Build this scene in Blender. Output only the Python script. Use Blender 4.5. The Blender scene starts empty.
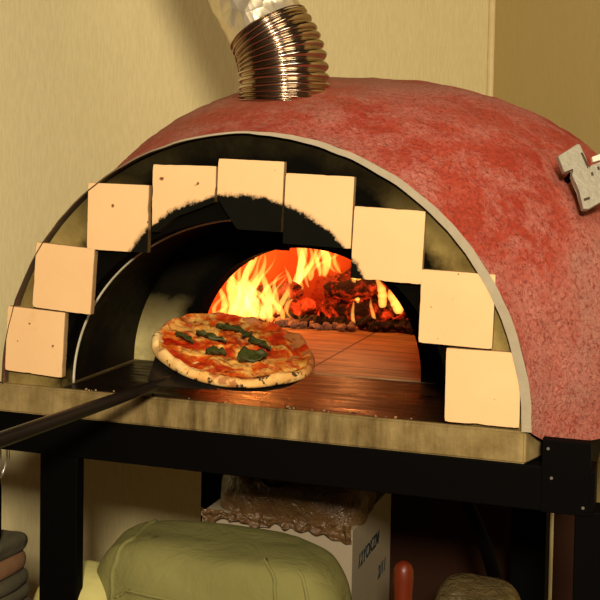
import bpy, bmesh, math, random
import numpy as np
from mathutils import Vector, Matrix, noise
C = bpy.context.scene.collection
PI = math.pi
random.seed(7)

# ------------------------------------------------------------------ helpers
def link(name, bm, mat, parent=None, smooth=False):
    me = bpy.data.meshes.new(name)
    bmesh.ops.recalc_face_normals(bm, faces=bm.faces[:])
    bm.to_mesh(me); bm.free()
    if smooth:
        for f in me.polygons: f.use_smooth = True
    mats = mat if isinstance(mat, (list, tuple)) else [mat]
    for m in mats: me.materials.append(m)
    o = bpy.data.objects.new(name, me); C.objects.link(o)
    if parent: o.parent = parent
    return o
def tag(o, label=None, cat=None, group=None, kind=None):
    if label: o['label'] = label
    if cat: o['category'] = cat
    if group: o['group'] = group
    if kind: o['kind'] = kind
    return o
def thing(name, label, cat, loc=(0, 0, 0), group=None):
    o = bpy.data.objects.new(name, None); C.objects.link(o); o.location = loc
    return tag(o, label, cat, group)
def box(bm, lo, hi, M=None, bevel=0, seg=2):
    b = bmesh.new()
    bmesh.ops.create_cube(b, size=1)
    for v in b.verts:
        v.co = Vector([lo[i] + (v.co[i] + .5) * (hi[i] - lo[i]) for i in range(3)])
    if bevel:
        bmesh.ops.bevel(b, geom=b.edges[:], offset=bevel, segments=seg, affect='EDGES', profile=.5)
    if M: bmesh.ops.transform(b, matrix=M, verts=b.verts[:])
    t = bpy.data.meshes.new('t'); b.to_mesh(t); b.free(); bm.from_mesh(t); bpy.data.meshes.remove(t)
def tube(bm, pts, radii, seg=16, cap=True, flat=1.0):
    pts = [Vector(p) for p in pts]
    if not hasattr(radii, '__len__'): radii = [radii] * len(pts)
    rings = []; up = None
    for i, p in enumerate(pts):
        t = (pts[min(i + 1, len(pts) - 1)] - pts[max(i - 1, 0)]).normalized()
        if up is None:
            up = Vector((0, 0, 1)) if abs(t.z) < .9 else Vector((1, 0, 0))
        a = t.cross(up)
        if a.length < 1e-6: a = t.cross(Vector((0, 1, 0)))
        a.normalize(); b = a.cross(t).normalized(); up = b
        rings.append([bm.verts.new(p + a * math.cos(2 * PI * k / seg) * radii[i] + b * math.sin(2 * PI * k / seg) * radii[i] * flat) for k in range(seg)])
    for r0, r1 in zip(rings, rings[1:]):
        for k in range(seg):
            bm.faces.new((r0[k], r0[(k + 1) % seg], r1[(k + 1) % seg], r1[k]))
    if cap:
        bm.faces.new(rings[0]); bm.faces.new(rings[-1][::-1])
    return rings
def grid(bm, rows, closed=False):
    vs = [[bm.verts.new(p) for p in r] for r in rows]
    for a, b in zip(vs, vs[1:]):
        n = len(a)
        for k in range(n if closed else n - 1):
            q = (a[k], a[(k + 1) % n], b[(k + 1) % n], b[k])
            try: bm.faces.new(q)
            except ValueError: pass
    return vs
def prism(bm, poly, depth, M):
    """poly 2-D outline, extruded 0..-depth along local z, placed by M"""
    a = [bm.verts.new(M @ Vector((x, y, 0))) for x, y in poly]
    b = [bm.verts.new(M @ Vector((x, y, -depth))) for x, y in poly]
    bm.faces.new(a); bm.faces.new(b[::-1]); n = len(a)
    for k in range(n): bm.faces.new((a[k], b[k], b[(k + 1) % n], a[(k + 1) % n]))
def nz(p, s=1.0, o=0): return noise.noise(Vector(p) * s + Vector((o, o * 1.7, o * .3)))
def smoothpath(ks, n):
    """Catmull-Rom through key rows"""
    ks = [np.array(k, float) for k in ks]; out = []
    m = len(ks) - 1
    for i in range(n + 1):
        t = i / n * m; k = min(int(t), m - 1); f = t - k
        p0, p1, p2, p3 = ks[max(k - 1, 0)], ks[k], ks[k + 1], ks[min(k + 2, m)]
        out.append(.5 * ((2 * p1) + (-p0 + p2) * f + (2 * p0 - 5 * p1 + 4 * p2 - p3) * f * f + (-p0 + 3 * p1 - 3 * p2 + p3) * f ** 3))
    return out

# ------------------------------------------------------------------ materials
class N:
    def __init__(s, name):
        s.m = bpy.data.materials.new(name); s.m.use_nodes = True; s.t = s.m.node_tree
        s.b = s.t.nodes['Principled BSDF']; s.out = s.t.nodes['Material Output']
        s.co = s.t.nodes.new('ShaderNodeTexCoord').outputs['Object']
    def n(s, typ, **kw):
        x = s.t.nodes.new(typ)
        for k, v in kw.items():
            if k in x.inputs: s.put(x.inputs[k], v)
            else: setattr(x, k, v)
        return x
    def put(s, inp, v):
        if isinstance(v, bpy.types.NodeSocket): s.t.links.new(v, inp)
        else:
            if inp.type == 'RGBA' and len(v) == 3: v = (*v, 1)
            inp.default_value = v
    def noise(s, scale, detail=4, rough=.6, vec=None, dist=0):
        x = s.n('ShaderNodeTexNoise', Scale=scale, Detail=detail, Roughness=rough, Distortion=dist)
        s.put(x.inputs['Vector'], vec or s.co); return x.outputs['Fac']
    def ramp(s, fac, stops, interp='LINEAR'):
        x = s.n('ShaderNodeValToRGB'); s.put(x.inputs['Fac'], fac); r = x.color_ramp; r.interpolation = interp
        while len(r.elements) < len(stops): r.elements.new(.5)
        for e, (p, c) in zip(r.elements, stops):
            e.position = p; e.color = (c, c, c, 1) if not hasattr(c, '__len__') else (*c, 1)
        return x.outputs['Color']
    def mix(s, f, a, b, mode='MIX'):
        x = s.t.nodes.new('ShaderNodeMix'); x.data_type = 'RGBA'; x.blend_type = mode
        s.put(x.inputs[0], f); s.put(x.inputs[6], a); s.put(x.inputs[7], b); return x.outputs[2]
    def math(s, op, a, b=0.0, c=None, clamp=False):
        x = s.t.nodes.new('ShaderNodeMath'); x.operation = op; x.use_clamp = clamp
        s.put(x.inputs[0], a); s.put(x.inputs[1], b)
        if c is not None: s.put(x.inputs[2], c)
        return x.outputs[0]
    def sep(s, vec=None):
        x = s.n('ShaderNodeSeparateXYZ'); s.put(x.inputs[0], vec or s.co); return x.outputs
    def bump(s, h, strength=.3, dist=.01):
        x = s.n('ShaderNodeBump', Strength=strength, Distance=dist); s.put(x.inputs['Height'], h)
        s.put(s.b.inputs['Normal'], x.outputs[0])
    def base(s, c, rough=.6, metal=0, spec=None):
        s.put(s.b.inputs['Base Color'], c); s.put(s.b.inputs['Roughness'], rough); s.put(s.b.inputs['Metallic'], metal)
        if spec is not None: s.put(s.b.inputs['Specular IOR Level'], spec)
        return s
def sc(*c):   # sRGB 0-255 to linear
    return tuple(((v / 255) / 12.92 if v / 255 <= .04045 else ((v / 255 + .055) / 1.055) ** 2.4) for v in c)

def m_plain(name, c, rough=.6, metal=0, bumpscale=None, bs=.2, var=.15, spec=None):
    k = N(name); f = k.noise(bumpscale or 30, 5)
    col = k.mix(f, tuple(x * (1 - var) for x in c), tuple(min(1, x * (1 + var)) for x in c))
    k.base(col, rough, metal, spec)
    if bumpscale: k.bump(f, bs, .004)
    return k.m

# rough red render of the dome
k = N('red_render')
big = k.noise(3.2, 6, .62, dist=.4); mid = k.noise(15, 7, .75, dist=.3); fine = k.noise(130, 6, .8, dist=.6); spk = k.noise(85, 7, .85)
c = k.ramp(big, [(.34, sc(184, 62, 38)), (.46, sc(200, 84, 60)), (.54, sc(206, 110, 90)), (.64, sc(202, 134, 114))])
c = k.mix(k.ramp(mid, [(.46, 0), (.60, .8)]), c, sc(214, 132, 114))
c = k.mix(k.ramp(fine, [(.50, 0), (.58, .7)]), c, sc(156, 52, 36))
c = k.mix(k.ramp(spk, [(.57, 0), (.64, .8)]), c, sc(92, 34, 22))
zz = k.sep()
topbrown = k.ramp(k.math('SUBTRACT', k.math('ADD', zz[2], k.math('MULTIPLY', mid, .16)), k.math('MULTIPLY', zz[0], .28)), [(.52, 0), (.66, .7)])
c = k.mix(topbrown, c, sc(150, 112, 78))  # browner towards the top and the left
k.base(c, .85, spec=.25); k.bump(k.math('ADD', k.math('MULTIPLY', mid, .8), k.math('MULTIPLY', fine, .9)), 1.0, .009)
M_RED = k.m

# pale cement rim
k = N('rim_cement'); f = k.noise(25, 6, .7)
c = k.mix(f, sc(140, 128, 104), sc(184, 170, 140)); zz = k.sep()
soot = k.ramp(k.math('ADD', k.math('ADD', zz[0], k.math('MULTIPLY', k.noise(14), .16)), .5), [(.30, 1), (.52, .0)])
c = k.mix(k.math('MULTIPLY', soot, .95), c, sc(84, 62, 30))
k.base(c, .8); k.bump(f, .4, .003); M_RIM = k.m

def radial(k, cx, cz, zscale=1.0, xtilt=0.0):
    s = k.sep(); dx = k.math('SUBTRACT', s[0], cx); dz = k.math('MULTIPLY', k.math('SUBTRACT', s[2], cz), zscale)
    r = k.math('SQRT', k.math('ADD', k.math('MULTIPLY', dx, dx), k.math('MULTIPLY', dz, dz)))
    if xtilt: r = k.math('ADD', r, k.math('MULTIPLY', s[0], xtilt))
    return r
# recessed cement face behind the bricks, sooty towards the mouth
k = N('cement_face'); f = k.noise(9, 6, .65); g = k.noise(60, 4)
c = k.mix(k.ramp(f, [(.3, 0), (.7, 1)]), sc(70, 50, 14), sc(160, 140, 82))
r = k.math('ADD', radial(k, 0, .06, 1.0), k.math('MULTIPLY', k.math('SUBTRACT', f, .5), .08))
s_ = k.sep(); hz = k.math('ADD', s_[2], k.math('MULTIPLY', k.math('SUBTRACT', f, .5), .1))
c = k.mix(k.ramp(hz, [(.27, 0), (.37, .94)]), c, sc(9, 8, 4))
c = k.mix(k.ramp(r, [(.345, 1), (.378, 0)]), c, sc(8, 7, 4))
k.base(c, .9, spec=.04); k.bump(g, .3, .003); M_FACE = k.m

# facing firebricks with soot licked over the ones above the mouth
k = N('firebrick'); f = k.noise(8, 4); g = k.noise(110, 3, .6)
c = k.mix(f, sc(232, 186, 130), sc(242, 202, 146))
c = k.mix(k.ramp(k.noise(48, 2, .5), [(.705, 0), (.73, .9)]), c, sc(110, 60, 26))
c = k.mix(k.ramp(k.noise(14, 6, .7), [(.62, 0), (.8, .35)]), c, sc(196, 150, 92))
r = radial(k, -.01, .10, 1.0, .03)
r = k.math('ADD', r, k.math('MULTIPLY', k.math('SUBTRACT', k.noise(30, 6, .75), .5), .028))
r = k.math('ADD', r, k.math('MULTIPLY', k.math('SUBTRACT', k.noise(150, 3, .8), .5), .010))
zz = k.sep()
high = k.ramp(zz[2], [(.200, 0), (.204, 1)])
soot = k.math('MULTIPLY', k.ramp(r, [(.2425, 1), (.2475, 0)]), high)
c = k.mix(soot, c, k.mix(k.noise(16), sc(9, 9, 5), sc(20, 19, 12)))
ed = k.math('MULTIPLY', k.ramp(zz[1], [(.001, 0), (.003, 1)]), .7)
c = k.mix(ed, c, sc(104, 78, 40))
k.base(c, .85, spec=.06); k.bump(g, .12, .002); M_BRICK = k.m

# mouth lining
k = N('sooty_lining'); f = k.noise(7, 5, .6); g = k.noise(40, 4)
c = k.mix(k.ramp(f, [(.35, 0), (.75, 1)]), sc(5, 4, 3), sc(26, 19, 9))
k.base(c, k.ramp(g, [(.2, .5), (.8, .7)]), spec=.12); k.bump(g, .12, .002); M_LINE = k.m
k = N('worn_steel_edge'); k.base(k.mix(k.noise(30), sc(150, 142, 112), sc(225, 218, 186)), .5, .0); M_EDGE = k.m
# inner arch wall
k = N('ashy_arch_wall'); f = k.noise(12, 6, .7); g = k.noise(45, 5, .7)
c = k.mix(k.ramp(f, [(.3, 0), (.7, 1)]), sc(108, 92, 50), sc(198, 182, 122))
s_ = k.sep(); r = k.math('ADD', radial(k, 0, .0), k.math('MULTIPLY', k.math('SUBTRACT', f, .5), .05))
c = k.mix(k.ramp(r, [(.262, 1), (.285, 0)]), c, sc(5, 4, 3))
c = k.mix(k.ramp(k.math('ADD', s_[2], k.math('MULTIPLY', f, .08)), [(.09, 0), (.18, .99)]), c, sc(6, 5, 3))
k.base(c, .9, spec=.05); k.bump(g, .4, .004); M_ARCH = k.m
# base slab
k = N('cement_slab'); f = k.noise(11, 7, .7); g = k.noise(70, 5, .7)
c = k.mix(k.ramp(f, [(.3, 0), (.72, 1)]), sc(112, 90, 48), sc(176, 154, 102))
s_ = k.sep()
st = k.noise(1, 5, .7, vec=k.n('ShaderNodeMapping', Scale=(26, 5, 4), Vector=k.co).outputs[0])
mid_ = k.math('SUBTRACT', 1.0, k.ramp(k.math('ABSOLUTE', k.math('ADD', s_[0], .02)), [(.12, 0), (.40, 1)]))
c = k.mix(k.math('MULTIPLY', k.ramp(st, [(.35, 0), (.65, 1)]), k.math('ADD', .35, k.math('MULTIPLY', mid_, .5))), c, sc(62, 46, 20))
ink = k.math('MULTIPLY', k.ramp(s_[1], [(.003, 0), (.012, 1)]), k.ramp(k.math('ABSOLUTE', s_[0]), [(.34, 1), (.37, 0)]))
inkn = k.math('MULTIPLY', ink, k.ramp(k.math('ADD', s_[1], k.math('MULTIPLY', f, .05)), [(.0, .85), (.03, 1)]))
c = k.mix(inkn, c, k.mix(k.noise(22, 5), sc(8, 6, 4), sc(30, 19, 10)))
k.base(c, k.mix(inkn, (.8, .8, .8), k.ramp(k.noise(13, 6, .7, vec=k.n('ShaderNodeMapping', Scale=(.5, 3, 1), Vector=k.co).outputs[0]), [(.35, .22), (.65, .6)])), spec=.11); k.bump(g, .35, .003); M_SLAB = k.m
# hearth tiles
k = N('hearth_tile'); mp = k.n('ShaderNodeMapping', Scale=(1.2, 7, 1), Vector=k.co).outputs[0]
f = k.noise(5, 6, .65, vec=mp, dist=.6)
c = k.mix(k.ramp(f, [(.3, 0), (.7, 1)]), sc(88, 66, 40), sc(176, 144, 98))
bt = k.n('ShaderNodeTexBrick', Scale=1.0, Vector=k.co); bt.offset = 0
for nme, v in (('Brick Width', .3), ('Row Height', .2), ('Mortar Size', .003)): bt.inputs[nme].default_value = v
c = k.mix(bt.outputs['Fac'], c, sc(50, 34, 22))
k.base(c, .55, spec=.5); M_HEARTH = k.m
M_CHAMBER = m_plain('chamber_brick', sc(190, 92, 52), .9, bumpscale=14, bs=.5, var=.3)
# steel stand
M_BLACK = m_plain('black_painted_steel', sc(3, 2, 1), .7, .0, bumpscale=60, bs=.1, spec=.06)
M_BOLT = m_plain('bright_bolt', sc(210, 205, 190), .3, .9)
# flue
k = N('flexible_steel_flue'); f = k.noise(30, 4)
k.base(k.mix(f, sc(170, 150, 128), sc(214, 200, 180)), .17, 1.0); M_FLEX = k.m
k = N('crinkled_foil_tape'); v = k.n('ShaderNodeTexVoronoi', Scale=38.0); k.put(v.inputs['Vector'], k.co); v.feature = 'F1'
k.base(sc(232, 218, 184), .35, .75); k.bump(v.outputs['Distance'], .6, .008); M_FOIL = k.m
# walls
def m_wall(name, a, b):
    k = N(name); mp = k.n('ShaderNodeMapping', Scale=(9, 9, 1.2), Vector=k.co).outputs[0]
    f = k.noise(2.5, 5, .6, vec=mp); g = k.noise(1.3, 3)
    fine = k.noise(1, 3, .6, vec=k.n('ShaderNodeMapping', Scale=(220, 220, 26), Vector=k.co).outputs[0])
    c = k.mix(k.math('MULTIPLY', k.math('ADD', f, g), .5), a, b)
    c = k.mix(k.ramp(fine, [(.4, 0), (.6, .12)]), c, sc(140, 120, 64))
    k.base(c, .6, spec=.3); k.bump(fine, .06, .002); return k.m
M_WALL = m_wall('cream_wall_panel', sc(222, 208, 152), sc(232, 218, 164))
M_WALLR = m_wall('shaded_wall_panel', sc(186, 164, 104), sc(196, 176, 116))  # the right wall's weaker light is put into this darker cream
M_TRIM = m_plain('cream_corner_bead', sc(226, 206, 150), .5)
M_FLOOR = m_plain('terracotta_floor', sc(66, 42, 28), .6, bumpscale=8, bs=.2)

# ------------------------------------------------------------------ room
FZ = -.95
corner = Vector((.09, 1.95, 0)); dl = Vector((-.743, -.669, 0)); dr = Vector((.669, -.743, 0))
def wall(name, a, d, L, nin, mat):
    bm = bmesh.new(); b = a + d * L; o = -nin * .08
    vs = []
    for z in (FZ, 1.85):
        for q in (a, b, b + o, a + o): vs.append(bm.verts.new((q.x, q.y, z)))
    for f in ((0, 1, 2, 3), (4, 5, 6, 7), (0, 1, 5, 4), (1, 2, 6, 5), (2, 3, 7, 6), (3, 0, 4, 7)): bm.faces.new([vs[i] for i in f])
    return tag(link(name, bm, mat), kind='structure')
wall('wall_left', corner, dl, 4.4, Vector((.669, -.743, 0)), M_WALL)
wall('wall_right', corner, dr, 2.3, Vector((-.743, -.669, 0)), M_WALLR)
bm = bmesh.new(); box(bm, (-3.6, -3.2, FZ - .06), (2.4, 2.3, FZ)); tag(link('floor', bm, M_FLOOR), kind='structure')
# corner bead and a panel joint strip
bm = bmesh.new(); tube(bm, [corner + Vector((0, -.008, FZ)), corner + Vector((0, -.008, 1.85))], .012, 12)
tag(link('trim_1', bm, M_TRIM, smooth=True), kind='structure')
def strip(name, base, d, w, t, nin, mat, top=1.85):
    bm = bmesh.new(); M = Matrix.Translation(base) @ Matrix(((d.x, nin.x, 0), (d.y, nin.y, 0), (0, 0, 1))).to_4x4()
    box(bm, (-w / 2, 0, FZ), (w / 2, t, top), M, .0015)
    return tag(link(name, bm, mat), kind='structure')
strip('trim_2', Vector((-.083, 1.795, 0)), dl, .022, .002, Vector((.669, -.743, 0)), M_WALL)

# ------------------------------------------------------------------ pizza oven
oven = thing('pizza_oven', 'red rendered domed wood-fired pizza oven with stepped cream bricks around its arched mouth', 'oven', (0, 0, 0))
KW = [(0, .462), (.03, .478), (.07, .515), (.12, .556), (.2, .606), (.35, .658), (.5, .680), (.65, .668), (.8, .61), (.93, .51), (1.03, .38), (1.09, .24), (1.13, 0)]
KH = [(0, .449), (.03, .458), (.07, .478), (.12, .502), (.2, .530), (.35, .558), (.5, .572), (.62, .572), (.77, .53), (.9, .455), (1.02, .33), (1.09, .2), (1.13, 0)]
YS = np.concatenate([np.linspace(0, .1, 16), np.linspace(.11, .9, 60), np.linspace(.91, 1.13, 36)])
def curve(K):
    x = np.linspace(0, 1.13, 400); v = np.interp(x, *zip(*K))
    kern = np.ones(21) / 21; vp = np.pad(v, 10, mode='reflect', reflect_type='odd'); v = np.convolve(vp, kern, 'valid')
    v[-1] = 0
    return lambda y: float(np.interp(y, x, v))
fW, fH = curve(KW), curve(KH)
def sect(y, a):
    n = 2 + .42 * min(1, y / .25); W, H = max(fW(y), .0005), max(fH(y), .0005)
    c_, s_ = math.cos(a), math.sin(a)
    if c_ < 0:
        W = min(W, .4585 + .25 * y); n = 2 + .42 * min(1, y / 2)
        H -= .038 * abs(c_) ** 1.5 * float(np.interp(y, [0, .1, .5, .9, 1.1], [0, 1, .4, 0, 0]))
        H = max(H, .0005)
    return Vector((W * math.copysign(abs(c_) ** (2 / n), c_), y, H * abs(s_) ** (2 / n)))
rows = []
NA = 150
for y in YS:
    r = [sect(y, PI * i / NA) for i in range(NA + 1)]; bz = -.0285 * min(1, .05 + y / .05)
    r = [Vector((r[0].x, y, bz)), Vector((r[0].x, y, bz / 2))] + r + [Vector((r[-1].x, y, bz / 2)), Vector((r[-1].x, y, bz))]
    out = []
    for p in r:
        rad = Vector((p.x, (p.y - .5) * .6, p.z)).normalized()
        amp = min(1, p.y / .03) * (1 if p.z > 0 else .3)
        d = .007 * nz(p, 5, 3) + .0035 * nz(p, 22, 5) + .0016 * nz(p, 60, 1)
        q = p + rad * d * amp
        if p.z < 0: q.z = p.z
        out.append(q)
    rows.append(out)
bm = bmesh.new(); grid(bm, rows)
bmesh.ops.remove_doubles(bm, verts=bm.verts[:], dist=1e-5)
shell = link('dome_shell', bm, M_RED, oven, True)
# rim
bm = bmesh.new(); ra = []
for i in range(121):
    a = PI * i / 120; w = .0035 + .0115 * max(0, math.cos(a)) ** .6 if math.cos(a) > 0 else .0035 - .0015 * abs(math.cos(a))
    w += .0006 * nz((math.cos(a), math.sin(a), 0), 9)
    ro = .462 + .0015 * nz((math.cos(a), math.sin(a), 2), 14); rh = ro - .013
    ri = ro - w
    e = lambda rr, y: Vector((rr * math.cos(a), y, (rr - .013) * math.sin(a)))
    ra.append([e(ro, .012), e(ro, .0), e(ri, -.001), e(ri, .03), e(ro, .03)])
grid(bm, ra, closed=True)
link('arch_rim', bm, M_RIM, oven)['label'] = 'pale cement rim along the front edge of the dome'
# recessed face: region between mouth arch and rim, with thickness
def arch_plate(name, y0, y1, outer, inner, mat, nseg=96):
    bm = bmesh.new(); rr = []
    for i in range(nseg + 1):
        a = PI * i / nseg; o, q = outer(a), inner(a)
        rr.append([Vector((o[0], y0, o[1])), Vector((q[0], y0, q[1])), Vector((q[0], y1, q[1])), Vector((o[0], y1, o[1]))])
    vs = grid(bm, rr, closed=True)
    bm.faces.new(vs[0]); bm.faces.new(vs[-1][::-1])
    return link(name, bm, mat, oven)
ell = lambda a, w, h, x0=0, n=2.0: (x0 + w * math.copysign(abs(math.cos(a)) ** (2 / n), math.cos(a)), h * math.sin(a) ** (2 / n))
mouth = lambda a: ell(a, .345, .305, -.006)
arch_plate('cement_face', .013, .055, lambda a: ell(a, .456, .443), mouth, M_FACE)
# lining, steel edge and inner arch wall
bm = bmesh.new()
rr = []
for y, g in ((.055, .0), (.057, .006), (.12, .008), (.22, .010), (.312, .012)):
    rr.append([Vector((p[0] * (1 + g * 2), y, p[1] * (1 + g * 2))) for p in [mouth(PI * i / 80) for i in range(81)]])
grid(bm, rr); link('mouth_lining', bm, M_LINE, oven, True)
bm = bmesh.new(); tube(bm, [Vector((mouth(PI * i / 80)[0], .057, mouth(PI * i / 80)[1])) * 1 for i in range(81)], .003, 8)
link('mouth_edge_band', bm, M_EDGE, oven, True)['label'] = 'thin bright worn edge inside the mouth'
inner = lambda a: ell(a, .234, .238, -.008, 2.1)
arch_plate('inner_arch_wall', .31, .37, lambda a: ell(a, .42, .42), inner, M_ARCH)
# chamber dome (inside surface) and hearth
bm = bmesh.new(); rr = []
for j in range(25):
    b = (PI / 2) * j / 24; rr.append([Vector((.50 * math.cos(b) * math.cos(2 * PI * i / 72), .74 + .39 * math.cos(b) * math.sin(2 * PI * i / 72), .40 * math.sin(b))) for i in range(72)])
grid(bm, rr, closed=True)
bmesh.ops.delete(bm, geom=[f for f in bm.faces if f.calc_center_median().y < .43 and f.calc_center_median().z < .39], context='FACES')
link('fire_chamber', bm, M_CHAMBER, oven, True)
bm = bmesh.new(); box(bm, (-.50, .311, -.03), (.50, 1.10, .0015)); link('hearth', bm, M_HEARTH, oven)
# slab with flared right end
bm = bmesh.new()
prism(bm, [(-.470, .0), (.453, .0), (.476, .07), (.476, .31), (-.470, .31)], .0495, Matrix.Identity(4))
bmesh.ops.bevel(bm, geom=[e for e in bm.edges], offset=.003, segments=2, affect='EDGES')
bmesh.ops.subdivide_edges(bm, edges=bm.edges[:], cuts=3)
slab = link('base_slab', bm, M_SLAB, oven)
# crumbs of cement along the slab's top front edge
bm = bmesh.new()
for i in range(24):
    x = random.uniform(-.33, .36); s = random.uniform(.001, .0028)
    b = bmesh.ops.create_icosphere(bm, subdivisions=1, radius=s, matrix=Matrix.Translation((x, random.uniform(.004, .02), s * .6)))
o = link('cement_crumbs', bm, m_plain('pale_crumb', sc(140, 118, 78), .8), oven); o['kind'] = 'stuff'
# facing bricks: centre x, top z, rotation (deg)
S = .115
X = {1: -.391, 2: -.342, 3: -.235, 4: -.117, 5: 0, 6: .117, 7: .235, 8: .342, 9: .391}
Z = {1: .128, 9: .128, 2: .244, 8: .244, 3: .345, 7: .345, 4: .387, 6: .387, 5: .403}
DZ = [.0086, .0065, .0138, .0056, 0, -.0056, -.0138, -.0065, -.0086]
DX = [-.0045, .002, -.0016, .0018, .0019, .0018, -.0016, .002, -.0045]
RT = [-.0469, -.0639, -.0145, -.0117, -.0296, -.0327, -.0401, -.0243, .0]
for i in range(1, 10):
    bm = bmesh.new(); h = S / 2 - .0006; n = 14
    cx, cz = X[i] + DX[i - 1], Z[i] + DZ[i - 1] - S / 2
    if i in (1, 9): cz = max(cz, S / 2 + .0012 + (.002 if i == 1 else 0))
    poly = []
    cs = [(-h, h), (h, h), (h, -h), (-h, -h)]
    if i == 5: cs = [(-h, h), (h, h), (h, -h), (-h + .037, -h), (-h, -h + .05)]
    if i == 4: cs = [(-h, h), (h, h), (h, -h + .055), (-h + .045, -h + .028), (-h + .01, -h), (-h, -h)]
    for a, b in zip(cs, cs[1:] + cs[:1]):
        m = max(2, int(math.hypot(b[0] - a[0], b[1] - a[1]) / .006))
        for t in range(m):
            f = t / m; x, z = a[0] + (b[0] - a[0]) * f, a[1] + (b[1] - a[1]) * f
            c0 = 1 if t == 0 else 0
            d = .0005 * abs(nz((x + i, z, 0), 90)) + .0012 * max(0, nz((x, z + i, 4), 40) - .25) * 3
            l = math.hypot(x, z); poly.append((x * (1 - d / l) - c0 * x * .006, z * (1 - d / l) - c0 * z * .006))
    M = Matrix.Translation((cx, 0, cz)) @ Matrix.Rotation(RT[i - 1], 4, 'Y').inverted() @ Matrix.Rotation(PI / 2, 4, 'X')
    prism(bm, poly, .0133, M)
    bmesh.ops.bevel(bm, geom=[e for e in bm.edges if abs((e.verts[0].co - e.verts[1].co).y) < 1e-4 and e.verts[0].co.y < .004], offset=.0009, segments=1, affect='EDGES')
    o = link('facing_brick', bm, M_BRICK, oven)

# ------------------------------------------------------------------ flue
flue = thing('flue_pipe', 'shiny ribbed steel flue pipe rising from the top of the red dome', 'pipe', (-.013, .205, .50))
keys = [(0, 0, .005, .078), (0, 0, .03, .078), (-.004, .0, .075, .078), (-.016, .0, .11, .076), (-.034, .0, .140, .073)]
pts = smoothpath(keys, 190); P = []; RR = []
for i, q in enumerate(pts):
    ph = i / 190 * 12.5
    P.append(Vector(q[:3])); RR.append(q[3] + .0042 * (abs(math.sin(ph * PI)) * 2 - 1))
bm = bmesh.new(); tube(bm, P, RR, 64, cap=False); link('ribbed_section', bm, M_FLEX, flue, True)
keys = [(-.032, .0, .136, .0725), (-.046, .003, .160, .0725), (-.072, .01, .20, .0725), (-.118, .03, .27, .072), (-.19, .05, .38, .071), (-.34, .10, .62, .071), (-.62, .2, 1.1, .071)]
pts = smoothpath(keys, 60); P = []; rows = []
bm = bmesh.new(); rings = tube(bm, [q[:3] for q in pts], [q[3] for q in pts], 48, cap=False)
for ring in rings:
    for v in ring: v.co += Vector((nz(v.co, 45, 2), nz(v.co, 45, 6), 0)) * .0022
link('foil_wrapped_elbow', bm, M_FOIL, flue, False)['label'] = 'smooth foil-taped upper pipe section'

# ------------------------------------------------------------------ bracket on the side of the dome
n = Vector((.42152, -.8029, .42152)); U = Vector((.8854, .46483, 0)); V = Vector((-.19594, .37321, .90682))
MB = Matrix.Translation((.50, .17, .375)) @ Matrix((U, V, n)).transposed().to_4x4()
br = thing('metal_bracket', 'grey cast metal bracket with slots and holes on the right side of the red dome', 'bracket')
M_CAST = m_plain('cast_aluminium', sc(158, 152, 132), .5, .35, bumpscale=120, bs=.35, var=.2)
M_DARKHOLE = m_plain('dark_recess', sc(62, 44, 30), .8)
poly = [(-.0196, .0474), (.0168, .07), (.0221, .0701), (.0293, .0439), (.0312, .0231), (.0352, .0322), (.0519, .038), (.063, .0418), (.075, .046), (.072, -.024), (.051, -.030), (.0401, -.0336), (.0192, -.0461), (.0098, -.0462), (.0083, -.0288), (.0086, -.0155), (-.0006, .0136), (.004, .0225), (.003, .0262), (-.0115, .0185), (-.013, .02)]
bm = bmesh.new(); prism(bm, poly, .011, MB)
bmesh.ops.bevel(bm, geom=[e for e in bm.edges], offset=.0009, segments=1, affect='EDGES'); bplate = link('plate', bm, M_CAST, br)
for pl in ([(.0204, .0537), (.024, .0547), (.0315, .0304), (.0282, .0255)], [(.0325, .0185), (.0365, .0195), (.0370, .0135), (.0330, .0125)], [(.045, .029), (.049, .030), (.0495, .024), (.0455, .023)], [(.013, -.028), (.0235, -.0245), (.0235, -.029), (.013, -.0325)]):
    bm = bmesh.new(); prism(bm, pl, .002, MB @ Matrix.Translation((0, 0, .0006))); link('slot', bm, M_DARKHOLE, bplate)
bm = bmesh.new(); prism(bm, [(.0373, .0449), (.0728, .0584), (.0706, .0456), (.0376, .0359)], .006, MB @ Matrix.Translation((0, 0, .004)))
link('polished_tab', bm, m_plain('polished_metal', sc(236, 230, 205), .35, .3), br)['label'] = 'bright polished tab'
bm = bmesh.new(); tube(bm, [MB @ Vector((.045, .0, -.010)), MB @ Vector((.045, .0, -.075))], .008, 12); link('mounting_stud', bm, M_BLACK, br)
bm = bmesh.new(); tube(bm, [MB @ Vector((.016, .03, -.010)), MB @ Vector((.016, .03, -.06))], .006, 12); link('mounting_stud', bm, M_BLACK, br)

# ------------------------------------------------------------------ stand
st = thing('oven_stand', 'black steel stand carrying the pizza oven', 'stand', (0, 0, FZ))
def part(name, lo, hi, mat, parent, bev=.002):
    bm = bmesh.new(); off = Vector(parent.location)
    box(bm, Vector(lo) - off, Vector(hi) - off, None, bev); return link(name, bm, mat, parent)
part('front_beam', (-.62, .004, -.119), (.556, .065, -.0505), M_BLACK, st)
part('tray', (-.56, .067, -.105), (.546, 1.16, -.030), M_BLACK, st)
part('corner_plate', (.478, .0015, -.119), (.549, .024, -.009), M_BLACK, st, .001); plate_ = bpy.context.scene.collection.objects['corner_plate']
M_PANEL = m_plain('dark_shade_board', sc(50, 28, 16), .8, bumpscale=9, bs=.1, spec=.1)  # added board; its dark colour stands in for deep shade behind the stand
part('shade_panel', (-.42, .885, -.70), (.50, .90, -.106), M_PANEL, st, .001)['label'] = 'added dark brown board standing in for deep shade behind the stand'
part('leg', (-.386, .005, FZ), (-.312, .03, -.119), M_BLACK, st)
part('leg', (.528, .005, FZ), (.572, .06, -.112), M_BLACK, st)
part('leg', (.358, .62, FZ), (.430, .68, -.105), M_BLACK, st)
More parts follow.
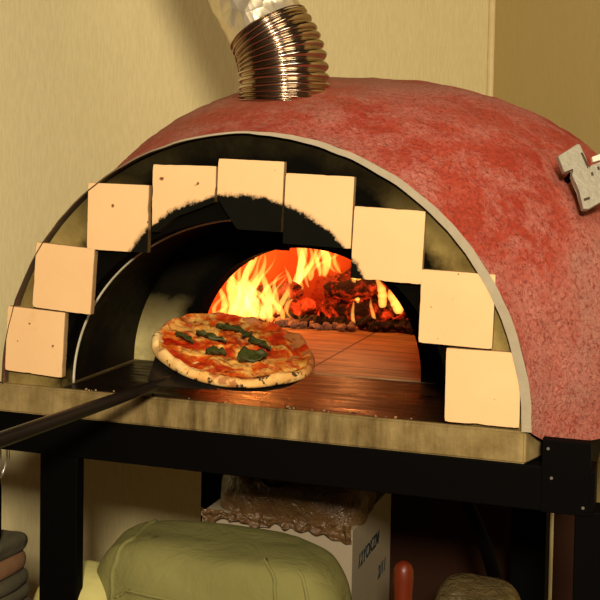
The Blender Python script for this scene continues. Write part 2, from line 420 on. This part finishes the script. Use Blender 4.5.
part('leg', (-.430, .82, FZ), (-.36, .88, -.105), M_BLACK, st)
part('lower_shelf', (-.62, .03, -.685), (.58, .64, -.66), M_BLACK, st)
part('side_shelf', (-.69, .03, -.54), (-.47, .22, -.52), M_BLACK, st)
bm = bmesh.new(); tube(bm, [Vector((.297, .40, -.10 - FZ)), Vector((.297, .40, -.23 - FZ)), Vector((.335, .44, -.34 - FZ)), Vector((.385, .64, -.66 - FZ))], .0135, 10); link('brace', bm, M_BLACK, st, True)
bm = bmesh.new(); tube(bm, [(.425, .80, FZ), (.425, .80, -.1065)], .0042, 12); tag(link('thin_pipe', bm, M_TRIM, None, True), 'thin pale vertical pipe beside the rear right leg of the black stand', 'pipe')
for (x, y, z) in ((.487, .0015, -.022), (.493, .0015, -.066), (.540, .0015, -.106)):
    bm = bmesh.new(); tube(bm, [Vector((x, y + .002, z - FZ)), Vector((x, y - .0015, z - FZ))], .0023, 10); link('bolt', bm, M_BOLT, plate_)

# ------------------------------------------------------------------ pizza + peel
PC = Vector((-.078, .134, .056)); PN = Vector((.194, -.172, .966)).normalized()
PX = Vector((1, 0, 0)); PX = (PX - PN * PX.dot(PN)).normalized(); PY = PN.cross(PX)
MP = Matrix.Translation(PC) @ Matrix((PX, PY, PN)).transposed().to_4x4()
k = N('charred_dough'); s_ = k.sep()
c = k.mix(k.ramp(k.noise(22, 5), [(.35, 0), (.65, 1)]), sc(240, 204, 132), sc(226, 166, 84))
c = k.mix(k.ramp(k.noise(40, 4, .6), [(.56, 0), (.66, .8)]), c, sc(150, 76, 26))
c = k.mix(k.ramp(k.noise(48, 5, .7), [(.565, 0), (.60, .95)]), c, sc(34, 18, 10))
back_ = k.ramp(k.math('ADD', s_[1], k.math('MULTIPLY', k.noise(20), .06)), [(-.06, 0), (.04, .85)])
c = k.mix(back_, c, k.mix(k.noise(40, 4), sc(186, 96, 32), sc(120, 50, 14)))
k.base(c, .7, spec=.35); k.bump(k.noise(60, 5), .3, .003); M_DOUGH = k.m
k = N('melted_cheese_and_tomato')
f = k.noise(16, 5, .6, dist=.8); g = k.noise(30, 5, .65, dist=.5)
c = k.ramp(f, [(.34, sc(160, 30, 5)), (.43, sc(196, 60, 12)), (.49, sc(210, 108, 32)), (.55, sc(238, 184, 92)), (.64, sc(214, 136, 50))])
c = k.mix(k.ramp(g, [(.52, 0), (.64, .85)]), c, sc(176, 40, 6))
c = k.mix(k.ramp(k.noise(52, 4), [(.56, 0), (.66, .8)]), c, sc(112, 42, 12))
k.base(c, k.ramp(g, [(.3, .28), (.7, .55)]), spec=.5); k.bump(k.math('ADD', f, k.math('MULTIPLY', g, .6)), .6, .006); M_TOP = k.m
M_BASIL = m_plain('wilted_basil', sc(60, 62, 12), .6, bumpscale=90, bs=.3, var=.5)
pz = thing('pizza', 'round margherita pizza with charred crust and basil held in the oven mouth', 'pizza'); pz.matrix_world = MP
RP = .146
def edge(a): return RP * (1 + .016 * math.sin(3 * a + .6) + .012 * math.sin(5 * a + 2) + .01 * nz((math.cos(a), math.sin(a), 0), 3))
bm = bmesh.new(); rows = []
prof = [(0, 0), (.55, .0), (.9, .0005), (.985, .005), (1.0, .011), (.99, .017), (.96, .0215), (.925, .022), (.895, .0195), (.87, .0155), (.6, .012), (0, .012)]
for q, z in prof:
    row = []
    for i in range(120):
        a = 2 * PI * i / 120; e = edge(a)
        bub = 1 + .45 * nz((math.cos(a) * 1.2, math.sin(a) * 1.2, 3), 3.3) + .22 * nz((math.cos(a), math.sin(a), 3), 9)
        zz_ = z * bub if .885 < q and z > .006 else (min(z, .0135) if q < .88 else z)
        row.append(Vector((max(q, .002) * e * math.cos(a), max(q, .002) * e * math.sin(a), zz_)))
    rows.append(row)
vs = grid(bm, rows, closed=True); bm.faces.new(vs[0]); bm.faces.new(vs[-1])
o = link('crust', bm, M_DOUGH, pz, True)
sd = o.modifiers.new('sub', 'SUBSURF'); sd.levels = 1; sd.render_levels = 2
bm = bmesh.new(); rows = []
for j in range(30):
    q = j / 29; row = []
    for i in range(110):
        a = 2 * PI * i / 110; e = edge(a) * (.925 + .035 * nz((math.cos(a), math.sin(a), 9), 5)); p = Vector((max(q, .003) * e * math.cos(a), max(q, .003) * e * math.sin(a), 0))
        p.z = .0165 + .005 * nz(p, 32, 2) + .0040 * nz(p, 75, 4) + .0024 * nz(p, 140, 4)
        if q > .93: p.z += .006 * (q - .93) / .07
        row.append(p)
    rows.append(row)
vs = grid(bm, rows, closed=True); bm.faces.new(vs[0])
link('topping', bm, M_TOP, pz, True)['label'] = 'melted cheese and tomato topping'
def leaf(x, y, L, w, rot, curl, mat=M_BASIL):
    bm = bmesh.new(); rows = []
    for j in range(11):
        t = j / 10; hw = w * math.sin(PI * (t * .94 + .03)) ** .8 * (1 - .25 * t); row = []
        for i in range(-4, 5):
            s = i / 4; row.append(Vector(((t - .5) * L, s * hw, .0215 + .003 * s * s * curl + .002 * math.sin(t * PI) + .009 * nz((t * 3, s * 2, x * 50), 2.4) - .0012 * (1 - abs(s)) )))
        rows.append(row)
    rows2 = [[p - Vector((0, 0, .0012)) for p in r] for r in rows]
    a = grid(bm, rows); b = grid(bm, rows2)
    for r0, r1 in ((a[0], b[0]), (a[-1], b[-1])):
        for q in range(8): bm.faces.new((r0[q], r0[q + 1], r1[q + 1], r1[q]))
    for c0 in (0, 8):
        for q in range(10): bm.faces.new((a[q][c0], a[q + 1][c0], b[q + 1][c0], b[q][c0]))
    bmesh.ops.transform(bm, matrix=Matrix.Translation((x, y, 0)) @ Matrix.Rotation(rot, 4, 'Z'), verts=bm.verts[:])
    return link('basil_leaf', bm, mat, pz, True)

# peel: round blade under the pizza, neck and long black handle
k = N('dark_peel_metal'); k.base(k.mix(k.noise(30), sc(24, 22, 20), sc(56, 50, 42)), .38, .6); M_PEEL = k.m
k = N('black_peel_handle'); k.base(k.mix(k.noise(18, 4), sc(14, 11, 9), sc(30, 22, 17)), .3, .1, .5); M_HAND = k.m
peel = thing('pizza_peel', 'long-handled black metal pizza peel sliding under the pizza', 'peel'); peel.matrix_world = MP
bm = bmesh.new(); prism(bm, [(.136 * math.cos(2 * PI * i / 64) , .136 * math.sin(2 * PI * i / 64)) for i in range(64)], .0025, Matrix.Translation((0, 0, -.0008)))
link('blade', bm, M_PEEL, peel)
MPi = MP.inverted()
h75 = MPi @ Vector((-.207, -.187, .027)); h0 = MPi @ Vector((-.250, -.329, .010))
dh = (h0 - Vector((0, 0, -.002))).normalized()
d0 = (h75 * .5 + h0 * .5); d0 = Vector((d0.x, d0.y, -.004)).normalized()
pts = [d0 * t + Vector((0, 0, z)) for t, z in ((.10, -.0045), (.16, -.006), (.20, -.008), (.27, -.010), (.40, -.012), (.55, -.014), (.8, -.016), (1.15, -.02))]
bm = bmesh.new(); tube(bm, pts, [.007, .0075, .0085, .0098, .0112, .012, .012, .012], 20); link('handle', bm, M_HAND, peel, True)
bm = bmesh.new(); side = Vector((-d0.y, d0.x, 0)).normalized()
a0 = d0 * .115; a1 = d0 * .19
prism(bm, [((a0 + side * .075).x, (a0 + side * .075).y), ((a1 + side * .012).x, (a1 + side * .012).y), ((a1 - side * .012).x, (a1 - side * .012).y), ((a0 - side * .075).x, (a0 - side * .075).y)], .002, Matrix.Translation((0, 0, -.0034)))
link('neck', bm, M_PEEL, peel)

# leaves placed on the pizza (local plane coordinates)
for L_ in ((-.030, .062, .058, .013, .05, 1.0), (-.045, .004, .060, .009, -.05, .8), (-.082, -.030, .050, .009, -.45, .7), (.038, .030, .052, .011, -.35, .9), (-.012, -.052, .036, .016, .3, 1.0), (.048, -.030, .060, .027, .95, 1.6), (.005, .052, .03, .006, 1.2, 1)):
    leaf(*L_)

# ------------------------------------------------------------------ logs, charcoal, flames
def m_ember(name, dark, glow, strength, lo, hi, scale=26):
    k = N(name); f = k.noise(scale, 5, .7, dist=.5)
    k.base(dark, .9); r = k.ramp(f, [(lo, 0), (hi, 1)])
    k.put(k.b.inputs['Emission Color'], k.mix(r, sc(120, 8, 0), glow)); k.put(k.b.inputs['Emission Strength'], k.math('MULTIPLY', r, strength))
    k.bump(f, .8, .01); return k.m
M_LOG = m_ember('glowing_log', sc(30, 10, 8), (1, .05, .006), 1.5, .46, .66)
M_COAL = m_ember('charcoal', sc(18, 12, 10), (1, .10, .01), 1.0, .58, .80, 40)
M_ASH = m_ember('ashy_charcoal', sc(128, 112, 96), (1, .18, .03), .6, .60, .82, 55)
def log(a, b, r, label, mat=M_LOG):
    a, b = Vector(a), Vector(b); m = (a + b) / 2; bm = bmesh.new(); n = 14
    rings = tube(bm, [a.lerp(b, i / n) - m for i in range(n + 1)], [r * (.72 if i in (0, n) else 1) for i in range(n + 1)], 14)
    for ring in rings:
        for v in ring: v.co += Vector((nz(v.co + m, 30, 1), nz(v.co + m, 30, 2), nz(v.co + m, 30, 3))) * r * .55
    o = link('burning_log', bm, mat); o.location = m; tag(o, label, 'log'); return o
log((-.16, .93, .035), (.16, .96, .030), .034, 'thick glowing log lying across the back of the fire, undermost of the pile')
log((-.10, .98, .045), (-.02, .99, .175), .026, 'upright glowing log standing at the middle of the fire pile')
log((-.14, .90, .085), (.07, .97, .110), .024, 'charred log resting crosswise on the thick lower log')
log((-.06, .92, .150), (.12, .98, .075), .024, 'glowing log leaning down to the right over the pile')
log((.0, .90, .120), (.17, .93, .165), .024, 'upper right glowing log pointing up behind the brick arch')
log((.03, .87, .045), (.15, .92, .110), .022, 'short red log at the right end of the fire')
log((-.13, .97, .10), (.02, 1.0, .19), .022, 'topmost dark red log of the pile')
log((-.36, .86, .03), (-.17, .92, .035), .030, 'charred log under the tall flames on the left')
log((-.33, .95, .06), (-.20, .86, .09), .022, 'thin log hidden in the white flames at left')
def chunk(x, y, r, mat, label, group):
    bm = bmesh.new(); bmesh.ops.create_icosphere(bm, subdivisions=3, radius=r)
    o_ = random.random() * 50
    for v in bm.verts:
        v.co *= 1 + .5 * nz(v.co / r, 1.1, o_); v.co.z *= .85
    lo = min(v.co.z for v in bm.verts)
    o = link('charcoal_chunk', bm, mat); o.location = (x, y, .0016 - lo); tag(o, label, 'charcoal', group); return o
xs = np.linspace(-.235, -.055, 10)
for i, x in enumerate(xs):
    chunk(float(x), .835 + .012 * math.sin(i * 2.1), random.uniform(.010, .014), M_ASH, 'grey ashy charcoal chunk in the row before the logs', 'ashy charcoal row')
for i in range(16):
    chunk(-.22 + i * .022, .868 + .014 * math.sin(i * 1.7), random.uniform(.013, .019), M_COAL, 'dark red-flecked charcoal chunk at the foot of the log pile', 'dark charcoal under the logs')

def m_flame(name, col, strength):
    m = bpy.data.materials.new(name); m.use_nodes = True; t = m.node_tree; t.nodes.clear()
    o = t.nodes.new('ShaderNodeOutputMaterial'); e = t.nodes.new('ShaderNodeEmission')
    e.inputs[0].default_value = (*col, 1); e.inputs[1].default_value = strength
    t.links.new(e.outputs[0], o.inputs['Volume']); return m
M_FL = m_flame('flame_yellow', (1, .36, .055), 140)
M_FO = m_flame('flame_orange', (1, .24, .02), 50)
fire = thing('log_fire', 'bright yellow fire burning at the back left of the oven chamber', 'fire', (-.2, .88, .0))
def flame(base, top, r, sway=.02, mat=M_FL, seed=0, n=22):
    b, t = Vector(base), Vector(top); off = Vector(fire.location); pts, rad = [], []
    side = Vector((1, .2, 0))
    for i in range(n + 1):
        f = i / n; p = b.lerp(t, f)
        p += side * (sway * math.sin(f * PI * 1.6 + seed) * (f ** .8)) + Vector((0, .3, 0)) * sway * math.sin(f * 5 + seed * 2) * f
        pts.append(p - off); rad.append(max(.0006, r * (1.35 * (f + .02) ** .35 * (1 - f) ** .75) * (1 + .22 * nz((f * 4, seed, 0), 2))))
    bm = bmesh.new(); tube(bm, pts, rad, 14, flat=1.3); return link('flame', bm, mat, fire, True)
rnd = random.Random(3)
FLS = [  # base xyz, top xyz, radius, sway
 ((-.375, .80, .010), (-.365, .80, .105), .020, .012), ((-.350, .80, .015), (-.330, .80, .150), .026, .018),
 ((-.330, .83, .015), (-.350, .83, .130), .028, -.02), ((-.305, .80, .015), (-.285, .82, .185), .020, .022),
 ((-.300, .84, .020), (-.325, .84, .165), .026, -.018), ((-.275, .82, .020), (-.250, .82, .140), .024, .02),
 ((-.285, .80, .010), (-.330, .80, .085), .018, -.01), ((-.250, .82, .015), (-.300, .82, .110), .018, -.022),
 ((-.225, .83, .020), (-.265, .83, .100), .014, -.02), ((-.245, .85, .030), (-.215, .85, .150), .015, .018),
 ((-.235, .92, .080), (-.190, .92, .235), .022, .02), ((-.215, .93, .090), (-.225, .93, .260), .018, -.02),
 ((-.190, .92, .110), (-.150, .92, .225), .016, .02), ((-.155, .93, .120), (-.150, .93, .265), .022, -.022),
 ((-.120, .94, .130), (-.165, .94, .250), .018, -.02), ((-.070, .93, .060), (-.055, .93, .240), .020, .022),
 ((-.090, .94, .090), (-.050, .94, .200), .012, -.02), ((-.055, .86, .010), (-.062, .86, .075), .0055, .004),
 ((-.010, .88, .015), (-.020, .88, .080), .0055, -.004), ((.015, .86, .060), (.002, .86, .135), .013, .006),
 ((.058, .84, .050), (.040, .84, .110), .015, .008), ((.085, .84, .055), (.070, .84, .115), .015, .006),
 ((-.190, .85, .010), (-.180, .85, .080), .006, .01), ((-.345, .84, .06), (-.30, .85, .235), .020, .014)]
for i, (b, t, r, s) in enumerate(FLS):
    flame(b, t, r * (.55 if i < 17 or i > 21 else 1.0), s, M_FL if i not in (12, 14, 16, 22) else M_FO, seed=i * 1.3)
    if i < 17 or i == 23:
        for q in range(2):
            o1 = Vector((rnd.uniform(-.022, .022), rnd.uniform(-.02, .02), 0)); o2 = Vector((rnd.uniform(-.035, .035), 0, rnd.uniform(-.06, .0)))
            flame(Vector(b) + o1, Vector(t) + o1 + o2, r * rnd.uniform(.22, .36), -s * 1.3, M_FL, seed=i * 2.1 + q)
M_HAZE = m_flame('flame_haze', (1, .10, .006), 3)
for i, (b, t, r, s) in enumerate([((-.34, .93, .05), (-.30, .94, .26), .045, .02), ((-.16, .98, .12), (-.12, .99, .30), .05, .02)]):
    flame(b, t, r, s, M_HAZE, seed=i)

# ------------------------------------------------------------------ under the stand
SH = -.5185
k = N('green_canvas'); f = k.noise(9, 5, .6); w = k.noise(1, 3, .6, vec=k.n('ShaderNodeMapping', Scale=(160, 160, 160), Vector=k.co).outputs[0])
c = k.mix(f, sc(108, 104, 56), sc(136, 132, 78)); c = k.mix(k.ramp(k.noise(13, 5), [(.66, 0), (.72, .7)]), c, sc(60, 62, 26))
k.base(c, .9, spec=.15); k.bump(k.math('ADD', k.math('MULTIPLY', k.noise(14, 5, .6, dist=1), 1.2), k.math('MULTIPLY', w, .15)), .5, .01); M_CANVAS = k.m
bag = thing('canvas_bag', 'bulging olive green canvas bag under the oven in front of the white box', 'bag', (-.105, .152, SH))
def blob(cx, cy, rx, ry, z1, ex, rough, off, deep=True):
    bm = bmesh.new(); rows = []
    for j in range(37):
        b = PI / 2 * j / 36; row = []
        for i in range(110):
            a = 2 * PI * i / 110; ca, sa = math.cos(a), math.sin(a)
            rr = max(math.cos(b), 0) ** ex; x = rx * math.copysign(abs(ca) ** .62, ca) * rr; y = ry * math.copysign(abs(sa) ** .62, sa) * rr
            z = z1 * math.sin(b) ** .62
            p = Vector((cx + x, cy + y, z)); q = Vector((x, y, z)); d = q.normalized() if q.length else Vector((0, 0, 1))
            wr = rough * nz(p + Vector((off,) * 3), 6) + rough * .5 * nz(Vector((p.x * 7, p.y * 16, p.z * 15)), 1, off) + rough * .22 * abs(nz(Vector((p.x * 24, p.y * 9, p.z * 18)), 1, off + 3))
            p += d * wr; p.z = max(p.z, 0); row.append(p)
        if j == 0 and deep: rows.append([Vector((p.x, p.y, -.1405)) for p in row])
        rows.append(row)
    vs = grid(bm, rows, closed=True); bm.faces.new(vs[0]); bm.faces.new(vs[-1][::-1]); return bm
bag_body = link('bag_body', blob(.004, .0, .248, .13, .236, .26, .014, 1), M_CANVAS, bag, True)
link('side_pocket', blob(-.232, -.07, .095, .085, .172, .5, .012, 4), m_plain('pale_canvas', sc(186, 178, 108), .9, bumpscale=50, bs=.3), bag, True)['label'] = 'paler yellow-green corner'
from mathutils.bvhtree import BVHTree
bvh = BVHTree.FromPolygons([v.co[:] for v in bag_body.data.vertices], [list(p.vertices) for p in bag_body.data.polygons])
def drape(pts):
    out = []
    for q in smoothpath([(*p, 0) for p in pts], 40):
        co, no, _, _ = bvh.find_nearest(Vector(q[:3])); out.append(co)
    return out
bm = bmesh.new(); tube(bm, drape([(-.160, -.20, -.05), (-.166, -.20, .08), (-.172, -.18, .16), (-.172, -.13, .25), (-.166, -.05, .30), (-.16, .06, .30)]), .0045, 8); link('seam', bm, M_CANVAS, bag_body, True)
for pts_ in ([(.17, -.2, .0), (.18, -.2, .12), (.155, -.14, .24), (.11, -.06, .30)], [(.23, -.14, .0), (.22, -.12, .14), (.19, -.08, .26)], [(-.188, -.2, .17), (-.12, -.2, .185), (-.02, -.2, .175)]):
    bm = bmesh.new(); tube(bm, drape(pts_), .0035, 8); link('fold', bm, M_CANVAS, bag_body, True)
# white box
bx = thing('cardboard_box', 'white cardboard box with dark printed side standing behind the green bag', 'box', (-.05, .46, SH))
M_CARD = m_plain('white_card', sc(158, 144, 118), .75, bumpscale=25, bs=.05, var=.08)
carton = part('carton', (-.205, .305, -.6595), (.103, .615, -.29), M_CARD, bx, .002)
M_INK = m_plain('dark_green_ink', sc(26, 40, 44), .7)
def text(body, size, loc, rot, parent, name):
    cu = bpy.data.curves.new('t', 'FONT'); cu.body = body; cu.size = size; cu.extrude = .0004; cu.shear = .25; cu.offset = .0008
    t = bpy.data.objects.new('t', cu); C.objects.link(t); bpy.context.view_layer.update()
    me = bpy.data.meshes.new_from_object(t.evaluated_get(bpy.context.evaluated_depsgraph_get())); bpy.data.objects.remove(t)
    me.materials.clear(); me.materials.append(M_INK)
    o = bpy.data.objects.new(name, me); C.objects.link(o); o.parent = parent
    o.matrix_local = Matrix.Translation(Vector(loc) - Vector(bx.location)) @ rot; return o
RX = Matrix.Rotation(PI / 2, 4, 'Z') @ Matrix.Rotation(PI / 2, 4, 'X')
text('12YOKZM', .036, (.1036, .345, -.378), RX, carton, 'printed_text')
text('2/11', .036, (.1036, .505, -.455), RX, carton, 'printed_text')
# crumpled plastic sack on the box
k = N('crumpled_plastic'); f = k.noise(20, 5, .7, dist=1)
k.base(k.mix(f, sc(64, 42, 22), sc(120, 90, 54)), .28, spec=.6); k.put(k.b.inputs['Alpha'], 1.0); k.bump(f, .9, .012); M_PLAS = k.m
pb = thing('plastic_sack', 'crumpled brown translucent plastic sack slumped on the white box', 'sack', (-.045, .42, -.289))
bm = blob(0, 0, .15, .10, .085, .5, .03, 9, False); link('sack_body', bm, M_PLAS, pb, False)
bm = bmesh.new(); rows = []
for j in range(9):
    row = []
    for i in range(141):
        u = i / 140; L = .020 + .016 * nz((u * 9, 0, 0), 1) + .05 * max(0, u - .72); f = j / 8
        row.append(Vector((-.155 + .305 * u + .004 * nz((u * 30, f * 3, 3), 1), -.126 + .010 * nz((u * 22, f * 2.5, 1), 1) - .004, .012 + .012 * nz((u * 14, 0, 2), 1) - L * f)))
    rows.append(row)
grid(bm, rows); o = link('ragged_hem', bm, M_PLAS, pb, False); sm = o.modifiers.new('s', 'SOLIDIFY'); sm.thickness = .001
bm = bmesh.new(); tube(bm, [Vector((-.03 + .042 * math.sin(t), -.115, .112 - .046 * math.cos(t))) + Vector((.02, 0, 0)) for t in np.linspace(-PI / 2 - .2, PI / 2 + .2, 20)], .0028, 8)
link('loop_handle', bm, M_BLACK, pb, True)['label'] = 'thin dark looped handle'
# red handled tool
tl = thing('hand_tool', 'red plastic tool handle sticking up beside the white box', 'tool', (.246, .11, SH))
M_RH = m_plain('red_plastic', sc(98, 34, 10), .4, bumpscale=30, bs=.1, spec=.4)
bm = bmesh.new(); tube(bm, [(0, 0, z) for z in (.125, .135, .16, .20, .225, .242, .252, .256)], [.013, .0165, .0155, .0155, .0172, .0165, .012, .004], 20); link('handle', bm, M_RH, tl, True)
bm = bmesh.new(); tube(bm, [(0, 0, -.141), (0, 0, .126)], .004, 12); link('shaft', bm, M_BOLT, tl, True)
# crumpled plastic wrap, right
k = N('clear_crinkled_wrap'); f = k.noise(26, 5, .7, dist=1.2)
k.base(k.mix(f, sc(96, 80, 48), sc(150, 130, 86)), .15, .25, .8); k.bump(f, 1.0, .015); M_WRAP = k.m
wr = tag(link('plastic_wrapped_parcel', blob(0, 0, .085, .10, .135, .35, .012, 6), M_WRAP, None, False), 'crinkled plastic wrapped parcel on the right of the lower shelf', 'parcel'); wr.location = (.335, .36, SH)
# folded towels + whisk at far left
M_TW = m_plain('grey_towel', sc(76, 70, 48), .95, bumpscale=70, bs=.5, var=.3); M_TW2 = m_plain('tan_towel', sc(120, 86, 54), .95, bumpscale=70, bs=.5, var=.3)
tw = ['lowest folded grey towel of the stack at far left', 'second folded grey towel from the bottom of the stack', 'third folded grey towel up in the stack', 'fourth folded grey towel, just under the tan one', 'tan crumpled towel near the top of the stack', 'grey towel with a pointed corner topping the stack']
z = 0
for i, lb in enumerate(tw):
    h = [.034, .03, .028, .028, .036, .030][i]; bm = bmesh.new(); rows = []
    for j in range(13):
        b = -PI / 2 + PI * j / 12; row = []
        for q in range(64):
            a = 2 * PI * q / 64; ca, sa = math.cos(a), math.sin(a); e = .35
            rr = .86 + .14 * math.cos(b)
            p = Vector(((.085 - .004 * i) * math.copysign(abs(ca) ** e, ca) * rr, .065 * math.copysign(abs(sa) ** e, sa) * rr, h / 2 + h / 2 * math.sin(b) * (.98)))
            if j in (0, 12): p.x *= .98
            if 0 < j < 12: p += Vector((nz(p, 20, i), nz(p, 20, i + 5), 0)) * .007
            if i == 5 and ca > .8 and sa < .2 and j > 6: p += Vector((.006, 0, .016 * (ca - .5)))
            row.append(p)
        rows.append(row)
    vs = grid(bm, rows, closed=True); bm.faces.new(vs[0]); bm.faces.new(vs[-1])
    o = link('folded_towel', bm, M_TW2 if i == 4 else M_TW, None, True); o.location = (-.582 + .004 * math.sin(i * 3), .12, SH + z); z += h + .0004
    tag(o, lb, 'towel', 'folded towels stacked at the far left')
wk = thing('whisk', 'steel wire whisk with black handle at the far left edge under the stand', 'whisk', (-.548, .115, SH + z + .0006))
bm = bmesh.new(); tube(bm, [(0, 0, 0), (0, 0, .01), (0, 0, .10), (0, 0, .12)], [.008, .010, .010, .007], 16); link('handle', bm, M_BLACK, wk, True)
for q in range(5):
    a = PI * q / 5; bm = bmesh.new()
    tube(bm, [Vector((.024 * math.sin(t) * math.cos(a) * (1 if abs(math.sin(t)) > 0 else 1), .024 * math.sin(t) * math.sin(a), .118 + .045 * (1 - math.cos(t)) )) for t in np.linspace(.08, 2 * PI - .08, 36)], .0011, 6)
    link('wire_loop', bm, M_BOLT, wk, True)

# ------------------------------------------------------------------ lights
def area(name, loc, target, size, power, col, sy=None):
    l = bpy.data.lights.new(name, 'AREA'); l.energy = power; l.color = col; l.size = size
    if sy: l.shape = 'RECTANGLE'; l.size_y = sy
    o = bpy.data.objects.new(name, l); C.objects.link(o); o.location = loc
    o.rotation_euler = (Vector(target) - Vector(loc)).to_track_quat('-Z', 'Y').to_euler(); return o
area('kitchen_lamp', (1.02, -2.75, 1.18), (0, .2, .1), .30, 112, (1, .85, .65))
area('dome_fill', (1.25, -1.2, 1.7), (0, .5, .1), .8, 22, (1, .84, .62))  # added fill out of view, brightens the top of the dome
l = bpy.data.lights.new('fire_light', 'POINT'); l.energy = 2.4; l.color = (1, .28, .05); l.shadow_soft_size = .03
o = bpy.data.objects.new('fire_light', l); C.objects.link(o); o.location = (-.30, .84, .11)
l = bpy.data.lights.new('ember_light', 'POINT'); l.energy = 1.3; l.color = (1, .34, .09); l.shadow_soft_size = .03
o = bpy.data.objects.new('ember_light', l); C.objects.link(o); o.location = (-.05, .80, .20)
w = bpy.data.worlds.new('World'); bpy.context.scene.world = w; w.use_nodes = True
w.node_tree.nodes['Background'].inputs[0].default_value = (.9, .45, .2, 1); w.node_tree.nodes['Background'].inputs[1].default_value = .03

# ------------------------------------------------------------------ camera
cd = bpy.data.cameras.new('Camera'); cam = bpy.data.objects.new('Camera', cd); C.objects.link(cam)
cam.matrix_world = Matrix.Translation((.64247, -1.66771, .39919)) @ Matrix.Rotation(.320608, 4, 'Z') @ Matrix.Rotation(1.528998, 4, 'X') @ Matrix.Rotation(.017706, 4, 'Z')
cd.sensor_width = 36; cd.lens = 36 * 1100 / 600; cd.shift_y = -(300 - 208.92) / 600; cd.clip_start = .02
sc_ = bpy.context.scene; sc_.camera = cam
sc_.view_settings.view_transform = 'Standard'; sc_.view_settings.look = 'None'; sc_.view_settings.gamma = 1; sc_.view_settings.exposure = 0
sc_.view_settings.use_curve_mapping = False
